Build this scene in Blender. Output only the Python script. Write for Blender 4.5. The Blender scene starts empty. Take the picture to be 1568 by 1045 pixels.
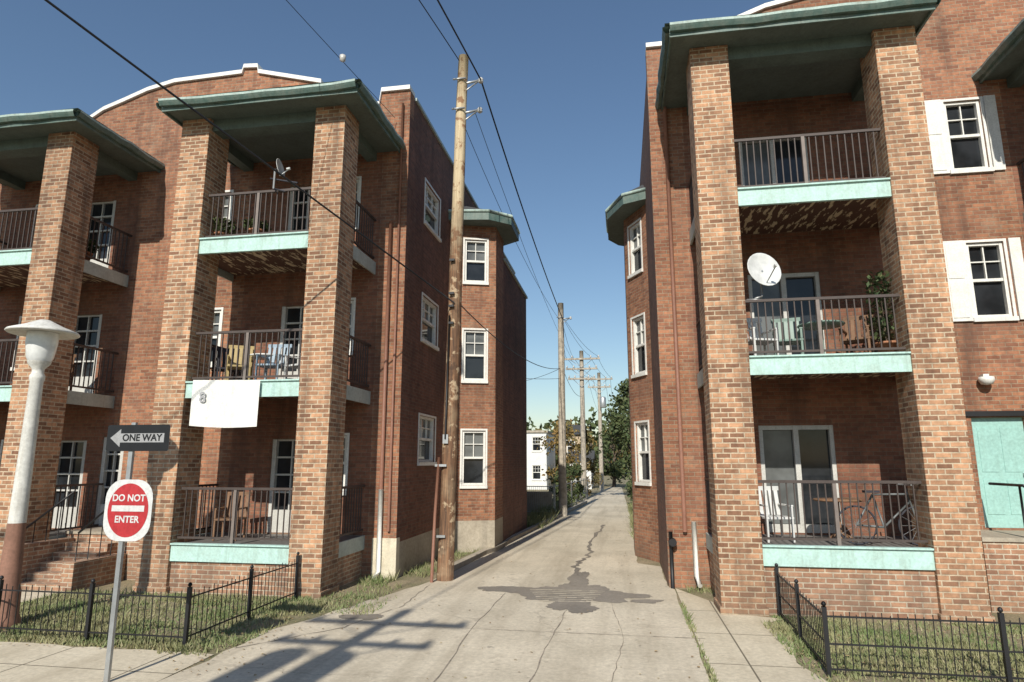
import bpy, math, random
from mathutils import Vector, Matrix
random.seed(7)
S=bpy.context.scene
S.view_settings.view_transform='Standard'; S.view_settings.look='None'; S.view_settings.exposure=0
# ---------------------------------------------------------------- materials
def newmat(name):
    m=bpy.data.materials.new(name); m.use_nodes=True
    nt=m.node_tree; b=nt.nodes['Principled BSDF']; return m,nt,b
def N(nt,t,**k):
    n=nt.nodes.new(t)
    for a,v in k.items():
        if a in n.inputs.keys(): n.inputs[a].default_value=v
        else: setattr(n,a,v)
    return n
def c4(c): return (c[0],c[1],c[2],1)
def mixc(nt,fac,a,b,bt='MIX'):
    n=nt.nodes.new('ShaderNodeMix'); n.data_type='RGBA'; n.blend_type=bt
    for s,v in ((0,fac),(6,a),(7,b)):
        if isinstance(v,(int,float)): n.inputs[s].default_value=v
        elif isinstance(v,tuple): n.inputs[s].default_value=c4(v)
        else: nt.links.new(v,n.inputs[s])
    return n.outputs[2]
def noise(nt,vec,scale,detail=4,rough=.6):
    n=N(nt,'ShaderNodeTexNoise'); n.inputs['Scale'].default_value=scale
    n.inputs['Detail'].default_value=detail; n.inputs['Roughness'].default_value=rough
    if vec is not None: nt.links.new(vec,n.inputs['Vector'])
    return n.outputs[0]
def ramp(nt,v,stops):
    n=nt.nodes.new('ShaderNodeValToRGB'); e=n.color_ramp.elements
    e[0].position=stops[0][0]; e[0].color=c4((stops[0][1],)*3) if not isinstance(stops[0][1],tuple) else c4(stops[0][1])
    e[1].position=stops[1][0]; e[1].color=c4((stops[1][1],)*3) if not isinstance(stops[1][1],tuple) else c4(stops[1][1])
    for p,c in stops[2:]:
        x=e.new(p); x.color=c4((c,)*3) if not isinstance(c,tuple) else c4(c)
    nt.links.new(v,n.inputs[0]); return n.outputs[0]
def pos(nt): return nt.nodes.new('ShaderNodeNewGeometry').outputs['Position']
def uv(nt): return nt.nodes.new('ShaderNodeTexCoord').outputs['UV']
def bump(nt,b,h,st=.4,d=.01):
    n=nt.nodes.new('ShaderNodeBump'); n.inputs['Strength'].default_value=st; n.inputs['Distance'].default_value=d
    nt.links.new(h,n.inputs['Height']); nt.links.new(n.outputs[0],b.inputs['Normal'])
def mapping(nt,v,sc):
    n=nt.nodes.new('ShaderNodeMapping'); n.inputs['Scale'].default_value=sc; nt.links.new(v,n.inputs[0]); return n.outputs[0]

def brickmat(name,c1,c2,mort,soot=.5,row=.085,w=.245,ms=.011,eff=.3,bias=-.1,blot=.45):
    m,nt,b=newmat(name)
    t=nt.nodes.new('ShaderNodeTexBrick'); t.offset=.5
    u=uv(nt); p=pos(nt)
    nn=nt.nodes.new('ShaderNodeTexNoise'); nn.inputs['Scale'].default_value=9; nt.links.new(p,nn.inputs['Vector'])
    ad=nt.nodes.new('ShaderNodeVectorMath'); ad.operation='MULTIPLY_ADD'; nt.links.new(nn.outputs['Color'],ad.inputs[0]); ad.inputs[1].default_value=(.014,.010,0); nt.links.new(u,ad.inputs[2])
    nt.links.new(ad.outputs[0],t.inputs['Vector'])
    t.inputs['Color1'].default_value=c4(c1); t.inputs['Color2'].default_value=c4(c2); t.inputs['Mortar'].default_value=c4(mort)
    t.inputs['Scale'].default_value=1; t.inputs['Mortar Size'].default_value=ms; t.inputs['Mortar Smooth'].default_value=.3
    t.inputs['Bias'].default_value=bias; t.inputs['Brick Width'].default_value=w; t.inputs['Row Height'].default_value=row
    n1=ramp(nt,noise(nt,p,.55,6,.65),[(.3,1-soot),(.68,1.1)])
    n2=ramp(nt,noise(nt,p,9,3,.7),[(.25,.62),(.75,1.34)])
    col=mixc(nt,1,t.outputs['Color'],n1,'MULTIPLY')
    col=mixc(nt,.85,col,n2,'MULTIPLY')
    bl=ramp(nt,noise(nt,p,1.1,7,.7),[(.5,0.0),(.68,blot)])
    col=mixc(nt,bl,col,(c2[0]*.75,c2[1]*.95,c2[2]*1.1))
    st=ramp(nt,noise(nt,mapping(nt,p,(1.6,1.6,.18)),1.5,5,.6),[(.5,0.0),(.75,.75)])
    col=mixc(nt,st,col,(c2[0]*.42,c2[1]*.55,c2[2]*.65))
    ef=ramp(nt,noise(nt,p,1.7,6,.7),[(.56,0.0),(.75,eff)])
    col=mixc(nt,ef,col,(.47,.37,.26))
    sep=nt.nodes.new('ShaderNodeSeparateXYZ'); nt.links.new(p,sep.inputs[0])
    mr=nt.nodes.new('ShaderNodeMapRange'); mr.inputs[1].default_value=1.0; mr.inputs[2].default_value=0; nt.links.new(sep.outputs[2],mr.inputs[0])
    mm=N(nt,'ShaderNodeMath',operation='MULTIPLY'); nt.links.new(mr.outputs[0],mm.inputs[0]); nt.links.new(ramp(nt,noise(nt,p,2.5,5,.7),[(.4,.1),(.65,.65)]),mm.inputs[1])
    col=mixc(nt,mm.outputs[0],col,(.17,.125,.09))
    nt.links.new(col,b.inputs['Base Color']); b.inputs['Roughness'].default_value=.92
    inv=N(nt,'ShaderNodeMath',operation='SUBTRACT'); inv.inputs[0].default_value=1; nt.links.new(t.outputs['Fac'],inv.inputs[1])
    bump(nt,b,inv.outputs[0],.7,.01)
    return m
def paint(name,c,dirt=.35,rough=.6,sc=3,dirtc=None):
    m,nt,b=newmat(name); p=pos(nt)
    f=ramp(nt,noise(nt,p,sc,6,.7),[(.42,0.0),(.75,dirt)])
    col=mixc(nt,f,c,dirtc or (c[0]*.4,c[1]*.38,c[2]*.35))
    g=ramp(nt,noise(nt,p,sc*7,3,.6),[(.3,.86),(.7,1.1)])
    col=mixc(nt,1,col,g,'MULTIPLY')
    st=ramp(nt,noise(nt,mapping(nt,p,(5,5,.5)),2,5,.65),[(.52,0.0),(.7,dirt*.7)])
    col=mixc(nt,st,col,(c[0]*.45,c[1]*.4,c[2]*.33))
    nt.links.new(col,b.inputs['Base Color']); b.inputs['Roughness'].default_value=rough
    return m
def concrete(name,c,dark,joint=None,crack=True,jw=.012,grime=.45):
    m,nt,b=newmat(name); p=pos(nt)
    f=ramp(nt,noise(nt,p,.5,8,.65),[(.38,0.0),(.72,1.0)])
    col=mixc(nt,f,c,dark)
    g=ramp(nt,noise(nt,p,14,5,.75),[(.25,.72),(.75,1.2)])
    col=mixc(nt,1,col,g,'MULTIPLY')
    s=ramp(nt,noise(nt,p,2.2,6,.7),[(.58,0.0),(.72,.55)])
    col=mixc(nt,s,col,(dark[0]*.6,dark[1]*.56,dark[2]*.52))
    tb=ramp(nt,noise(nt,mapping(nt,p,(1.3,.09,1)),1.2,5,.6),[(.48,0.0),(.68,grime)])
    col=mixc(nt,tb,col,(dark[0]*.7,dark[1]*.67,dark[2]*.63))
    if crack:
        v=nt.nodes.new('ShaderNodeTexVoronoi'); v.feature='DISTANCE_TO_EDGE'; v.inputs['Scale'].default_value=.3
        nn=nt.nodes.new('ShaderNodeTexNoise'); nn.inputs['Scale'].default_value=1.6; nn.inputs['Detail'].default_value=6
        nt.links.new(p,nn.inputs['Vector'])
        ad=nt.nodes.new('ShaderNodeVectorMath'); ad.operation='MULTIPLY_ADD'; nt.links.new(nn.outputs['Color'],ad.inputs[0]); ad.inputs[1].default_value=(1.3,1.3,0); nt.links.new(p,ad.inputs[2])
        nt.links.new(ad.outputs[0],v.inputs['Vector'])
        cr=ramp(nt,v.outputs['Distance'],[(.001,.5),(.005,0.0)])
        mk=ramp(nt,noise(nt,p,.35,3,.5),[(.48,0.0),(.6,1.0)])
        ml=N(nt,'ShaderNodeMath',operation='MULTIPLY'); nt.links.new(cr,ml.inputs[0]); nt.links.new(mk,ml.inputs[1])
        col=mixc(nt,ml.outputs[0],col,(.16,.13,.10))
        # oil spots
        o2=ramp(nt,noise(nt,p,4.5,3,.5),[(.68,0.0),(.73,.5)])
        col=mixc(nt,o2,col,(.14,.12,.10))
    if joint:
        t=nt.nodes.new('ShaderNodeTexBrick'); t.offset=0; nt.links.new(p,t.inputs['Vector'])
        t.inputs['Scale'].default_value=1; t.inputs['Mortar Size'].default_value=jw; t.inputs['Brick Width'].default_value=joint; t.inputs['Row Height'].default_value=joint
        col=mixc(nt,t.outputs['Fac'],col,(.16,.135,.095))
    nt.links.new(col,b.inputs['Base Color']); b.inputs['Roughness'].default_value=.95
    bump(nt,b,noise(nt,p,30,4,.7),.35,.006)
    return m
def plain(name,c,rough=.6,metal=0,var=.15):
    m,nt,b=newmat(name)
    g=ramp(nt,noise(nt,pos(nt),6,4,.6),[(.3,1-var),(.7,1+var)])
    nt.links.new(mixc(nt,1,c,g,'MULTIPLY'),b.inputs['Base Color'])
    b.inputs['Roughness'].default_value=rough; b.inputs['Metallic'].default_value=metal; return m
M={}
M['pillar']=brickmat('pillar_brick',(.60,.325,.18),(.21,.10,.058),(.58,.46,.32),.3,.088,.25,.013,.4,-.05,.35)
M['wall']=brickmat('wall_brick',(.46,.205,.11),(.24,.098,.058),(.38,.28,.19),.45,.082,.24,.009,.3,-.1,.6)
M['inner']=brickmat('porch_back_brick_shaded',(.32,.135,.078),(.20,.08,.05),(.26,.18,.12),.35,.082,.24,.008,.1)  # wall brick darkened: porch shade is put into the colour
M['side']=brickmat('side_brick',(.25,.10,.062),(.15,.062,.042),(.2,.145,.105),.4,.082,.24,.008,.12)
M['low']=brickmat('low_brick',(.50,.27,.16),(.27,.13,.08),(.56,.47,.35),.3,.085,.24,.013)
M['stone']=concrete('foundation_stone',(.48,.42,.33),(.30,.26,.20),None,False)
M['teal']=paint('teal_paint',(.47,.68,.62),.5,.65,4,(.33,.38,.32))
M['tealside']=paint('shade_greyed_teal_paint',(.42,.48,.45),.4)  # teal trim greyed to paint in shade on porch sides; copings share it
M['door']=paint('teal_door_paint',(.34,.58,.53),.25)
M['gutter']=paint('green_gutter_paint',(.09,.15,.13),.7,.55,5,(.22,.24,.20))
M['gutlite']=paint('pale_gutter_edge',(.40,.51,.46),.7,.6,5)
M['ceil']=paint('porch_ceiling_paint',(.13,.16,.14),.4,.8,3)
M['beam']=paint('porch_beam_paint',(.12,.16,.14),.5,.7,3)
M['roofing']=plain('roof_felt',(.06,.06,.06),.9)
M['white']=paint('white_paint',(.80,.79,.74),.28,.5,5)
M['cream']=paint('cream_paint',(.70,.63,.48),.4,.6,5)
M['redpipe']=paint('red_painted_pipe',(.26,.12,.078),.35)
M['black']=plain('black_iron',(.018,.018,.02),.5,.2)
M['rail']=plain('brown_rail_paint',(.07,.052,.045),.6,.1)
M['railpost']=plain('rail_post_paint',(.19,.155,.135),.6,.1)
def glassm(name,c,r=.06):
    m,nt,b=newmat(name)
    f=ramp(nt,noise(nt,pos(nt),1.7,3,.5),[(.4,0.0),(.6,.7)])
    nt.links.new(mixc(nt,f,c,(c[0]*1.8+.01,c[1]*1.8+.01,c[2]*1.8+.012)),b.inputs['Base Color'])
    b.inputs['Roughness'].default_value=r; b.inputs['IOR'].default_value=1.4; return m
M['glass']=glassm('window_glass',(.014,.016,.018)); M['blind']=glassm('curtained_glass',(.095,.10,.098),.15)
def polemat():
    m,nt,b=newmat('pole_wood'); p=pos(nt)
    sep=nt.nodes.new('ShaderNodeSeparateXYZ'); nt.links.new(p,sep.inputs[0])
    mr=nt.nodes.new('ShaderNodeMapRange'); mr.inputs[1].default_value=6.8; mr.inputs[2].default_value=9.2; nt.links.new(sep.outputs[2],mr.inputs[0])
    gr=noise(nt,mapping(nt,p,(22,22,.8)),1.5,5,.7)
    lo=mixc(nt,ramp(nt,gr,[(.35,0.0),(.62,1.0)]),(.27,.14,.07),(.075,.042,.026))
    hi=mixc(nt,ramp(nt,gr,[(.4,0.0),(.7,.8)]),(.62,.50,.32),(.36,.27,.16))
    bl=ramp(nt,noise(nt,p,3.6,4,.6),[(.53,0.0),(.60,.95)])
    hi=mixc(nt,bl,hi,(.27,.14,.07)); lo=mixc(nt,ramp(nt,noise(nt,p,2.5,4,.6),[(.56,0.0),(.66,.7)]),lo,(.05,.03,.02))
    lo=mixc(nt,ramp(nt,noise(nt,p,4.5,4,.6),[(.56,0.0),(.62,.85)]),lo,(.48,.36,.23))
    ad=N(nt,'ShaderNodeMath',operation='ADD'); nt.links.new(mr.outputs[0],ad.inputs[0]); 
    sc=N(nt,'ShaderNodeMath',operation='MULTIPLY_ADD'); nt.links.new(noise(nt,p,1.5,4),sc.inputs[0]); sc.inputs[1].default_value=1.4; sc.inputs[2].default_value=-.7
    nt.links.new(sc.outputs[0],ad.inputs[1]); ad.use_clamp=True
    nt.links.new(mixc(nt,ad.outputs[0],lo,hi),b.inputs['Base Color']); b.inputs['Roughness'].default_value=.85
    bump(nt,b,gr,.6,.015); return m
M['pole']=polemat()
M['greywood']=plain('weathered_wood',(.40,.35,.28),.9,0,.35)
M['metal']=plain('galvanised_metal',(.42,.43,.43),.45,.6)
M['insul']=plain('insulator_porcelain',(.5,.48,.45),.3)
def soff():
    m,nt,b=newmat('peeling_soffit'); p=pos(nt)
    n=noise(nt,mapping(nt,p,(7,1.6,1)),1.5,4,.6)
    nt.links.new(mixc(nt,ramp(nt,n,[(.54,0.0),(.58,1.0)]),(.11,.055,.037),(.64,.52,.34)),b.inputs['Base Color'])
    b.inputs['Roughness'].default_value=.9; return m
M['soffit']=soff()
M['deck']=plain('deck_paint',(.16,.15,.14),.8)
M['conc']=concrete('alley_concrete',(.65,.57,.44),(.47,.41,.31),None,True,.012,.6)
M['walk']=concrete('sidewalk_concrete',(.66,.58,.44),(.52,.45,.33),1.5,False)
M['asph']=concrete('asphalt',(.06,.058,.055),(.04,.04,.038),None,False)
M['patch']=concrete('worn_asphalt_patch',(.20,.175,.145),(.31,.27,.22),None,False)
M['tar']=plain('tar_seal',(.26,.22,.175),.9,0,.4)
def groundm():
    m,nt,b=newmat('ground_soil_grass'); p=pos(nt)
    f=ramp(nt,noise(nt,p,.9,8,.7),[(.36,0.0),(.6,1.0)])
    g=ramp(nt,noise(nt,p,25,4,.8),[(.25,.55),(.75,1.5)])
    col=mixc(nt,f,(.15,.15,.07),(.31,.25,.16))
    nt.links.new(mixc(nt,1,col,g,'MULTIPLY'),b.inputs['Base Color']); b.inputs['Roughness'].default_value=1
    bump(nt,b,noise(nt,p,20,5,.8),.8,.03); return m
M['ground']=groundm()
def leafm(name,c1,c2,c3,s=1.1):
    m,nt,b=newmat(name); p=pos(nt)
    col=mixc(nt,ramp(nt,noise(nt,p,s,4,.6),[(.42,0.0),(.58,1.0)]),c1,c2)
    col=mixc(nt,ramp(nt,noise(nt,p,9,2,.5),[(.5,0.0),(.65,.9)]),col,c3)
    nt.links.new(col,b.inputs['Base Color']); b.inputs['Roughness'].default_value=.75
    return m
M['grass']=leafm('grass_blades',(.15,.20,.07),(.26,.255,.12),(.34,.30,.17),.8)
M['leaf']=leafm('green_leaves',(.045,.075,.025),(.075,.10,.032),(.11,.11,.04))
M['leafa']=leafm('autumn_leaves',(.13,.11,.035),(.26,.15,.04),(.09,.10,.035))
M['bark']=plain('bark',(.12,.09,.065),.95,0,.3)
# ---------------------------------------------------------------- mesh builder
class MB:
    def __init__(s): s.v=[]; s.f=[]; s.m=[]; s.mats=[]; s.sm=[]
    def mi(s,k):
        if k not in s.mats: s.mats.append(k)
        return s.mats.index(k)
    def face(s,pts,k,sm=False):
        b=len(s.v); s.v+= [tuple(p) for p in pts]; s.f.append(tuple(range(b,b+len(pts)))); s.m.append(s.mi(k)); s.sm.append(sm)
    def hexa(s,P,k):
        b=len(s.v); s.v+=[tuple(p) for p in P]
        for q in ((0,3,2,1),(4,5,6,7),(0,1,5,4),(1,2,6,5),(2,3,7,6),(3,0,4,7)):
            s.f.append(tuple(b+i for i in q)); s.m.append(s.mi(k)); s.sm.append(False)
    def box(s,x0,x1,y0,y1,z0,z1,k):
        s.hexa([(x0,y0,z0),(x1,y0,z0),(x1,y1,z0),(x0,y1,z0),(x0,y0,z1),(x1,y0,z1),(x1,y1,z1),(x0,y1,z1)],k)
    def tube(s,pts,r,k,n=8,cap=True):
        pts=[Vector(p) for p in pts]; rs=r if isinstance(r,(list,tuple)) else [r]*len(pts)
        base=len(s.v)
        for i,p in enumerate(pts):
            t=(pts[min(i+1,len(pts)-1)]-pts[max(i-1,0)]).normalized()
            a=Vector((0,0,1)) if abs(t.z)<.9 else Vector((1,0,0))
            e1=t.cross(a).normalized(); e2=t.cross(e1)
            for j in range(n):
                an=2*math.pi*j/n; s.v.append(tuple(p+(e1*math.cos(an)+e2*math.sin(an))*rs[i]))
        k=s.mi(k)
        for i in range(len(pts)-1):
            for j in range(n):
                a=base+i*n+j; b=base+i*n+(j+1)%n
                s.f.append((a,b,b+n,a+n)); s.m.append(k); s.sm.append(n>4)
        if cap:
            s.f.append(tuple(base+j for j in range(n))); s.m.append(k); s.sm.append(False)
            e=base+(len(pts)-1)*n; s.f.append(tuple(e+j for j in reversed(range(n)))); s.m.append(k); s.sm.append(False)
    def lathe(s,prof,k,c=(0,0,0),n=24,M4=None):
        base=len(s.v); c=Vector(c)
        for r,z in prof:
            for j in range(n):
                a=2*math.pi*j/n; p=Vector((r*math.cos(a),r*math.sin(a),z))
                if M4: p=M4@p
                s.v.append(tuple(p+c))
        k=s.mi(k)
        for i in range(len(prof)-1):
            for j in range(n):
                a=base+i*n+j; b=base+i*n+(j+1)%n
                s.f.append((a,b,b+n,a+n)); s.m.append(k); s.sm.append(True)
    def obj(s,name,parent=None,bevel=0):
        me=bpy.data.meshes.new(name); me.from_pydata(s.v,[],s.f)
        for k in s.mats: me.materials.append(M[k])
        me.polygons.foreach_set('material_index',s.m); me.polygons.foreach_set('use_smooth',s.sm)
        me.update()
        ul=me.uv_layers.new(name='UVMap')
        for p in me.polygons:
            n=p.normal
            if abs(n.z)>.8: tx=Vector((1,0,0)); ty=Vector((0,1,0))
            else:
                tx=Vector((-n.y,n.x,0)); 
                if tx.length<1e-6: tx=Vector((1,0,0))
                tx.normalize(); ty=Vector((0,0,1))
            for li in p.loop_indices:
                co=me.vertices[me.loops[li].vertex_index].co
                ul.data[li].uv=(co.dot(tx)+50,co.dot(ty)+5)
        o=bpy.data.objects.new(name,me); S.collection.objects.link(o)
        if parent: o.parent=parent
        if bevel:
            b=o.modifiers.new('bevel','BEVEL'); b.width=bevel; b.segments=2; b.limit_method='ANGLE'
        return o
def empty(name):
    o=bpy.data.objects.new(name,None); S.collection.objects.link(o); o.empty_display_size=.3; return o
class Fr:
    def __init__(s,p0,p1):
        s.p=Vector((p0[0],p0[1],0)); q=Vector((p1[0],p1[1],0)); s.L=(q-s.p).length; s.d=(q-s.p).normalized(); s.n=Vector((s.d.y,-s.d.x,0))
    def pt(s,u,d,z): return s.p+s.d*u+s.n*d+Vector((0,0,z))
    def box(s,mb,u0,u1,d0,d1,z0,z1,k):
        mb.hexa([s.pt(u0,d1,z0),s.pt(u1,d1,z0),s.pt(u1,d0,z0),s.pt(u0,d0,z0),s.pt(u0,d1,z1),s.pt(u1,d1,z1),s.pt(u1,d0,z1),s.pt(u0,d0,z1)],k)
def wall(mb,fr,z0,z1,holes,k,depth=.14,zones=()):
    us=sorted({0,fr.L}|{h[0] for h in holes}|{h[1] for h in holes}|{q for z in zones for q in z[:2]}); zs=sorted({z0,z1}|{h[2] for h in holes}|{h[3] for h in holes}|{q for z in zones for q in z[2:4]})
    for i in range(len(us)-1):
        for j in range(len(zs)-1):
            cu=(us[i]+us[i+1])/2; cz=(zs[j]+zs[j+1])/2
            if any(h[0]<cu<h[1] and h[2]<cz<h[3] for h in holes): continue
            kk=k
            for q in zones:
                if q[0]<cu<q[1] and q[2]<cz<q[3]: kk=q[4]
            mb.face([fr.pt(us[i],0,zs[j]),fr.pt(us[i+1],0,zs[j]),fr.pt(us[i+1],0,zs[j+1]),fr.pt(us[i],0,zs[j+1])],kk)
    for h in holes:
        a,b,c,d=h[:4]
        mb.face([fr.pt(a,0,c),fr.pt(a,0,d),fr.pt(a,-depth,d),fr.pt(a,-depth,c)],k)
        mb.face([fr.pt(b,0,d),fr.pt(b,0,c),fr.pt(b,-depth,c),fr.pt(b,-depth,d)],k)
        mb.face([fr.pt(a,0,d),fr.pt(b,0,d),fr.pt(b,-depth,d),fr.pt(a,-depth,d)],k)
        mb.face([fr.pt(b,0,c),fr.pt(a,0,c),fr.pt(a,-depth,c),fr.pt(b,-depth,c)],k)
def fill(mb,fr,h,style,depth=.14):
    a,b,c,d=h[:4]; e=.002
    W='white'
    if style in('sash','sashd'):
        mb.face([fr.pt(a,-depth+.01,c),fr.pt(b,-depth+.01,c),fr.pt(b,-depth+.01,(c+d)/2),fr.pt(a,-depth+.01,(c+d)/2)],'glass')
        mb.face([fr.pt(a,-depth+.01,(c+d)/2),fr.pt(b,-depth+.01,(c+d)/2),fr.pt(b,-depth+.01,d),fr.pt(a,-depth+.01,d)],'blind' if style=='sash' else 'glass')
        t=.06
        for q in ((a+e,a+t,c+e,d-e),(b-t,b-e,c+e,d-e)): fr.box(mb,q[0],q[1],-depth+.012,-.03,q[2],q[3],W)
        for q in ((c+e,c+t),(d-t,d-e)): fr.box(mb,a+t+e,b-t-e,-depth+.012,-.033,q[0],q[1],W)
        m=(c+d)/2; fr.box(mb,a+t+e,b-t-e,-depth+.012,-.05,m-.03,m+.03,W)
        n=2 if b-a<.75 else 3
        for i in range(1,n): 
            u=a+(b-a)*i/n; fr.box(mb,u-.012,u+.012,-depth+.012,-.075,m+.031,d-t-.001,W)
        z=(m+d)/2; fr.box(mb,a+t+e,b-t-e,-depth+.012,-.08,z-.012,z+.012,W)
        fr.box(mb,a-.06,b+.06,-.02,.06,c-.09,c-.003,W)
        for u0,u1 in ((a-.055,a-.003),(b+.003,b+.055)): fr.box(mb,u0,u1,-.01,.02,c,d+.055,W)
        fr.box(mb,a-.002,b+.002,-.01,.018,d+.003,d+.055,W)
    elif style=='glassdoor':
        mb.face([fr.pt(a,-depth+.01,c),fr.pt(b,-depth+.01,c),fr.pt(b,-depth+.01,d),fr.pt(a,-depth+.01,d)],'glass')
        m=(a+b)/2; W='dimwhite'
        for u0,u1 in ((a+e,a+.08),(m-.05,m+.05),(b-.08,b-e)): fr.box(mb,u0,u1,-depth+.012,-.02,c+e,d-e,W)
        for z0,z1 in ((c+e,c+.16),(d-.09,d-e)):
            fr.box(mb,a+.081,m-.051,-depth+.012,-.03,z0,z1,W); fr.box(mb,m+.051,b-.081,-depth+.012,-.03,z0,z1,W)
        mb.face([fr.pt(a+.09,-depth+.016,c+.17),fr.pt(m-.06,-depth+.016,c+.17),fr.pt(m-.06,-depth+.016,d-.1),fr.pt(a+.09,-depth+.016,d-.1)],'blind')
    elif style=='frenchdoor':
        W='dimwhite'
        mb.face([fr.pt(a,-depth+.01,c),fr.pt(b,-depth+.01,c),fr.pt(b,-depth+.01,d),fr.pt(a,-depth+.01,d)],'glass')
        for u0,u1 in ((a+e,a+.1),(b-.1,b-e)): fr.box(mb,u0,u1,-depth+.012,-.02,c+e,d-e,W)
        fr.box(mb,a+.101,b-.101,-depth+.012,-.03,c+e,c+.5,W)
        for i in range(1,5):
            z=c+.5+(d-c-.5)*i/4.05; fr.box(mb,a+.101,b-.101,-depth+.012,-.06,z-.02,z+.02,W)
        m=(a+b)/2; fr.box(mb,m-.015,m+.015,-depth+.012,-.065,c+.501,d-.02,W)
    elif style=='teal':
        fr.box(mb,a+e,b-e,-depth,-.09,c+e,d-e,'door')
        for z0,z1 in ((c+.25,c+.9),(c+1.05,d-.2)):
            for u0,u1 in ((a+.12,(a+b)/2-.05),((a+b)/2+.05,b-.12)):
                fr.box(mb,u0,u1,-.095,-.08,z0,z1,'door')
        fr.box(mb,b-.13,b-.08,-.09,-.03,c+.98,c+1.03,'metal')
M['dimwhite']=paint('aged_door_frame_paint',(.58,.57,.53),.3,.5,5)
# ---------------------------------------------------------------- porch
FY=11.8; WY=14.0
def railing(mb,a,b,z,h=1.1,post=True):
    a=Vector((a[0],a[1],0)); b=Vector((b[0],b[1],0)); fr=Fr(a,b); L=fr.L
    fr.box(mb,0,L,-.025,.025,z+h-.05,z+h,'rail'); fr.box(mb,0,L,-.018,.018,z+.10,z+.14,'rail')
    n=int(L/.125)
    for i in range(1,n):
        u=L*i/n+random.uniform(-.006,.006); fr.box(mb,u-.010,u+.010,-.010,.010,z+.141,z+h-.051,'rail')
    if post: fr.box(mb,L*.48-.03,L*.48+.03,-.035,.035,z,z+h-.051,'railpost')
def porch(par,x0,x1,pw,fl,ev,rx0,rx1,z0=0):
    mb=MB()
    for a in (x0,x1-pw):
        mb.box(a,a+pw,FY,FY+.75,z0-.05,ev-.002,'pillar')
        mb.box(a-.03,a+pw+.03,FY-.03,FY+.78,z0-.04,z0+.12,'pillar')
    mb.obj('brick_pillars',par,.012)
    mb=MB(); xa,xb=x0+pw,x1-pw
    for i,z in enumerate(fl):
        mb.box(x0+.1,x1-.1,FY+.12,WY-.003,z-.10,z-.01,'deck')
        mb.box(xa+.002,xb-.002,FY+.04,FY+.11,z-.31,z+.0,'teal')
        mb.box(xa+.002,xb-.002,FY+.0,FY+.13,z+.001,z+.03,'teal')
        for s in (x0+.06,x1-.1):
            mb.box(s,s+.04,FY+.752,WY-.003,z-.30,z-.001,'tealside')
        if i:
            mb.face([(x0+.11,FY+.13,z-.13),(x1-.11,FY+.13,z-.13),(x1-.11,WY-.01,z-.13),(x0+.11,WY-.01,z-.13)],'soffit')
        else:
            mb.box(xa+.002,xb-.002,FY+.09,FY+.3,z0-.05,z-.312,'low')
            mb.box(x0+.11,x0+.35,FY+.752,WY-.003,z0-.05,z-.302,'low'); mb.box(x1-.35,x1-.11,FY+.752,WY-.003,z0-.05,z-.302,'low')
    mb.obj('balcony_floors',par)
    mb=MB()
    for z in fl:
        railing(mb,(xa+.001,FY+.2),(xb-.001,FY+.2),z)
        railing(mb,(x1-.12,FY+.751),(x1-.12,WY-.004),z,post=False)
        railing(mb,(x0+.12,FY+.751),(x0+.12,WY-.004),z,post=False)
    mb.obj('balcony_railings',par)
    mb=MB(); ry=11.28
    mb.box(rx0+.05,rx1-.05,ry+.05,WY-.003,ev,ev+.1,'ceil')
    mb.box(xa+.002,xb-.002,FY+.12,FY+.5,ev-.26,ev-.003,'beam')
    for s in (x0+.15,x1-.4): mb.box(s,s+.25,FY+.752,WY-.003,ev-.22,ev-.003,'beam')
    mb.box(rx0+.03,rx1-.03,ry+.03,ry+.07,ev-.06,ev+.17,'gutter')
    for s in (rx0+.03,rx1-.07): mb.box(s,s+.04,ry+.072,WY-.003,ev-.06,ev+.17,'gutter')
    def gut(p,q,nx,ny):
        n=9; P=Vector(p); Q=Vector(q)
        prev=None
        for i in range(n+1):
            c=P.lerp(Q,i/n); w=random.uniform(-.02,.02); c=c+Vector((nx,ny,0))*w+Vector((0,0,random.uniform(-.02,.02)))
            o=Vector((nx,ny,0))
            ring=[c-o*.0+Vector((0,0,.02)),c+o*.07+Vector((0,0,.02)),c+o*.10+Vector((0,0,.07)),c+o*.12+Vector((0,0,.11)),c+o*.12+Vector((0,0,.16)),c+Vector((0,0,.165))]
            if prev:
                for j in range(5):
                    mb.face([prev[j],ring[j],ring[j+1],prev[j+1]],'gutlite' if j>=3 else 'gutter')
            prev=ring
    gut((rx0+.03,ry+.028,ev),(rx1-.03,ry+.028,ev),0,-1)
    gut((rx1-.028,ry,ev),(rx1-.028,WY,ev),1,0); gut((rx0+.028,WY,ev),(rx0+.028,ry,ev),-1,0)
    z=ev+.18; r=z+.4
    A=(rx0-.06,ry-.06,z);B=(rx1+.06,ry-.06,z);C=(rx1+.06,WY-.002,z);D=(rx0-.06,WY-.002,z);E=(rx0+1.3,WY-.002,r);F=(rx1-1.3,WY-.002,r)
    mb.face([A,B,F,E],'roofing'); mb.face([B,C,F],'roofing'); mb.face([D,A,E],'roofing'); mb.face([A,D,C,B],'gutter')
    mb.obj('porch_roof',par)
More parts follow.
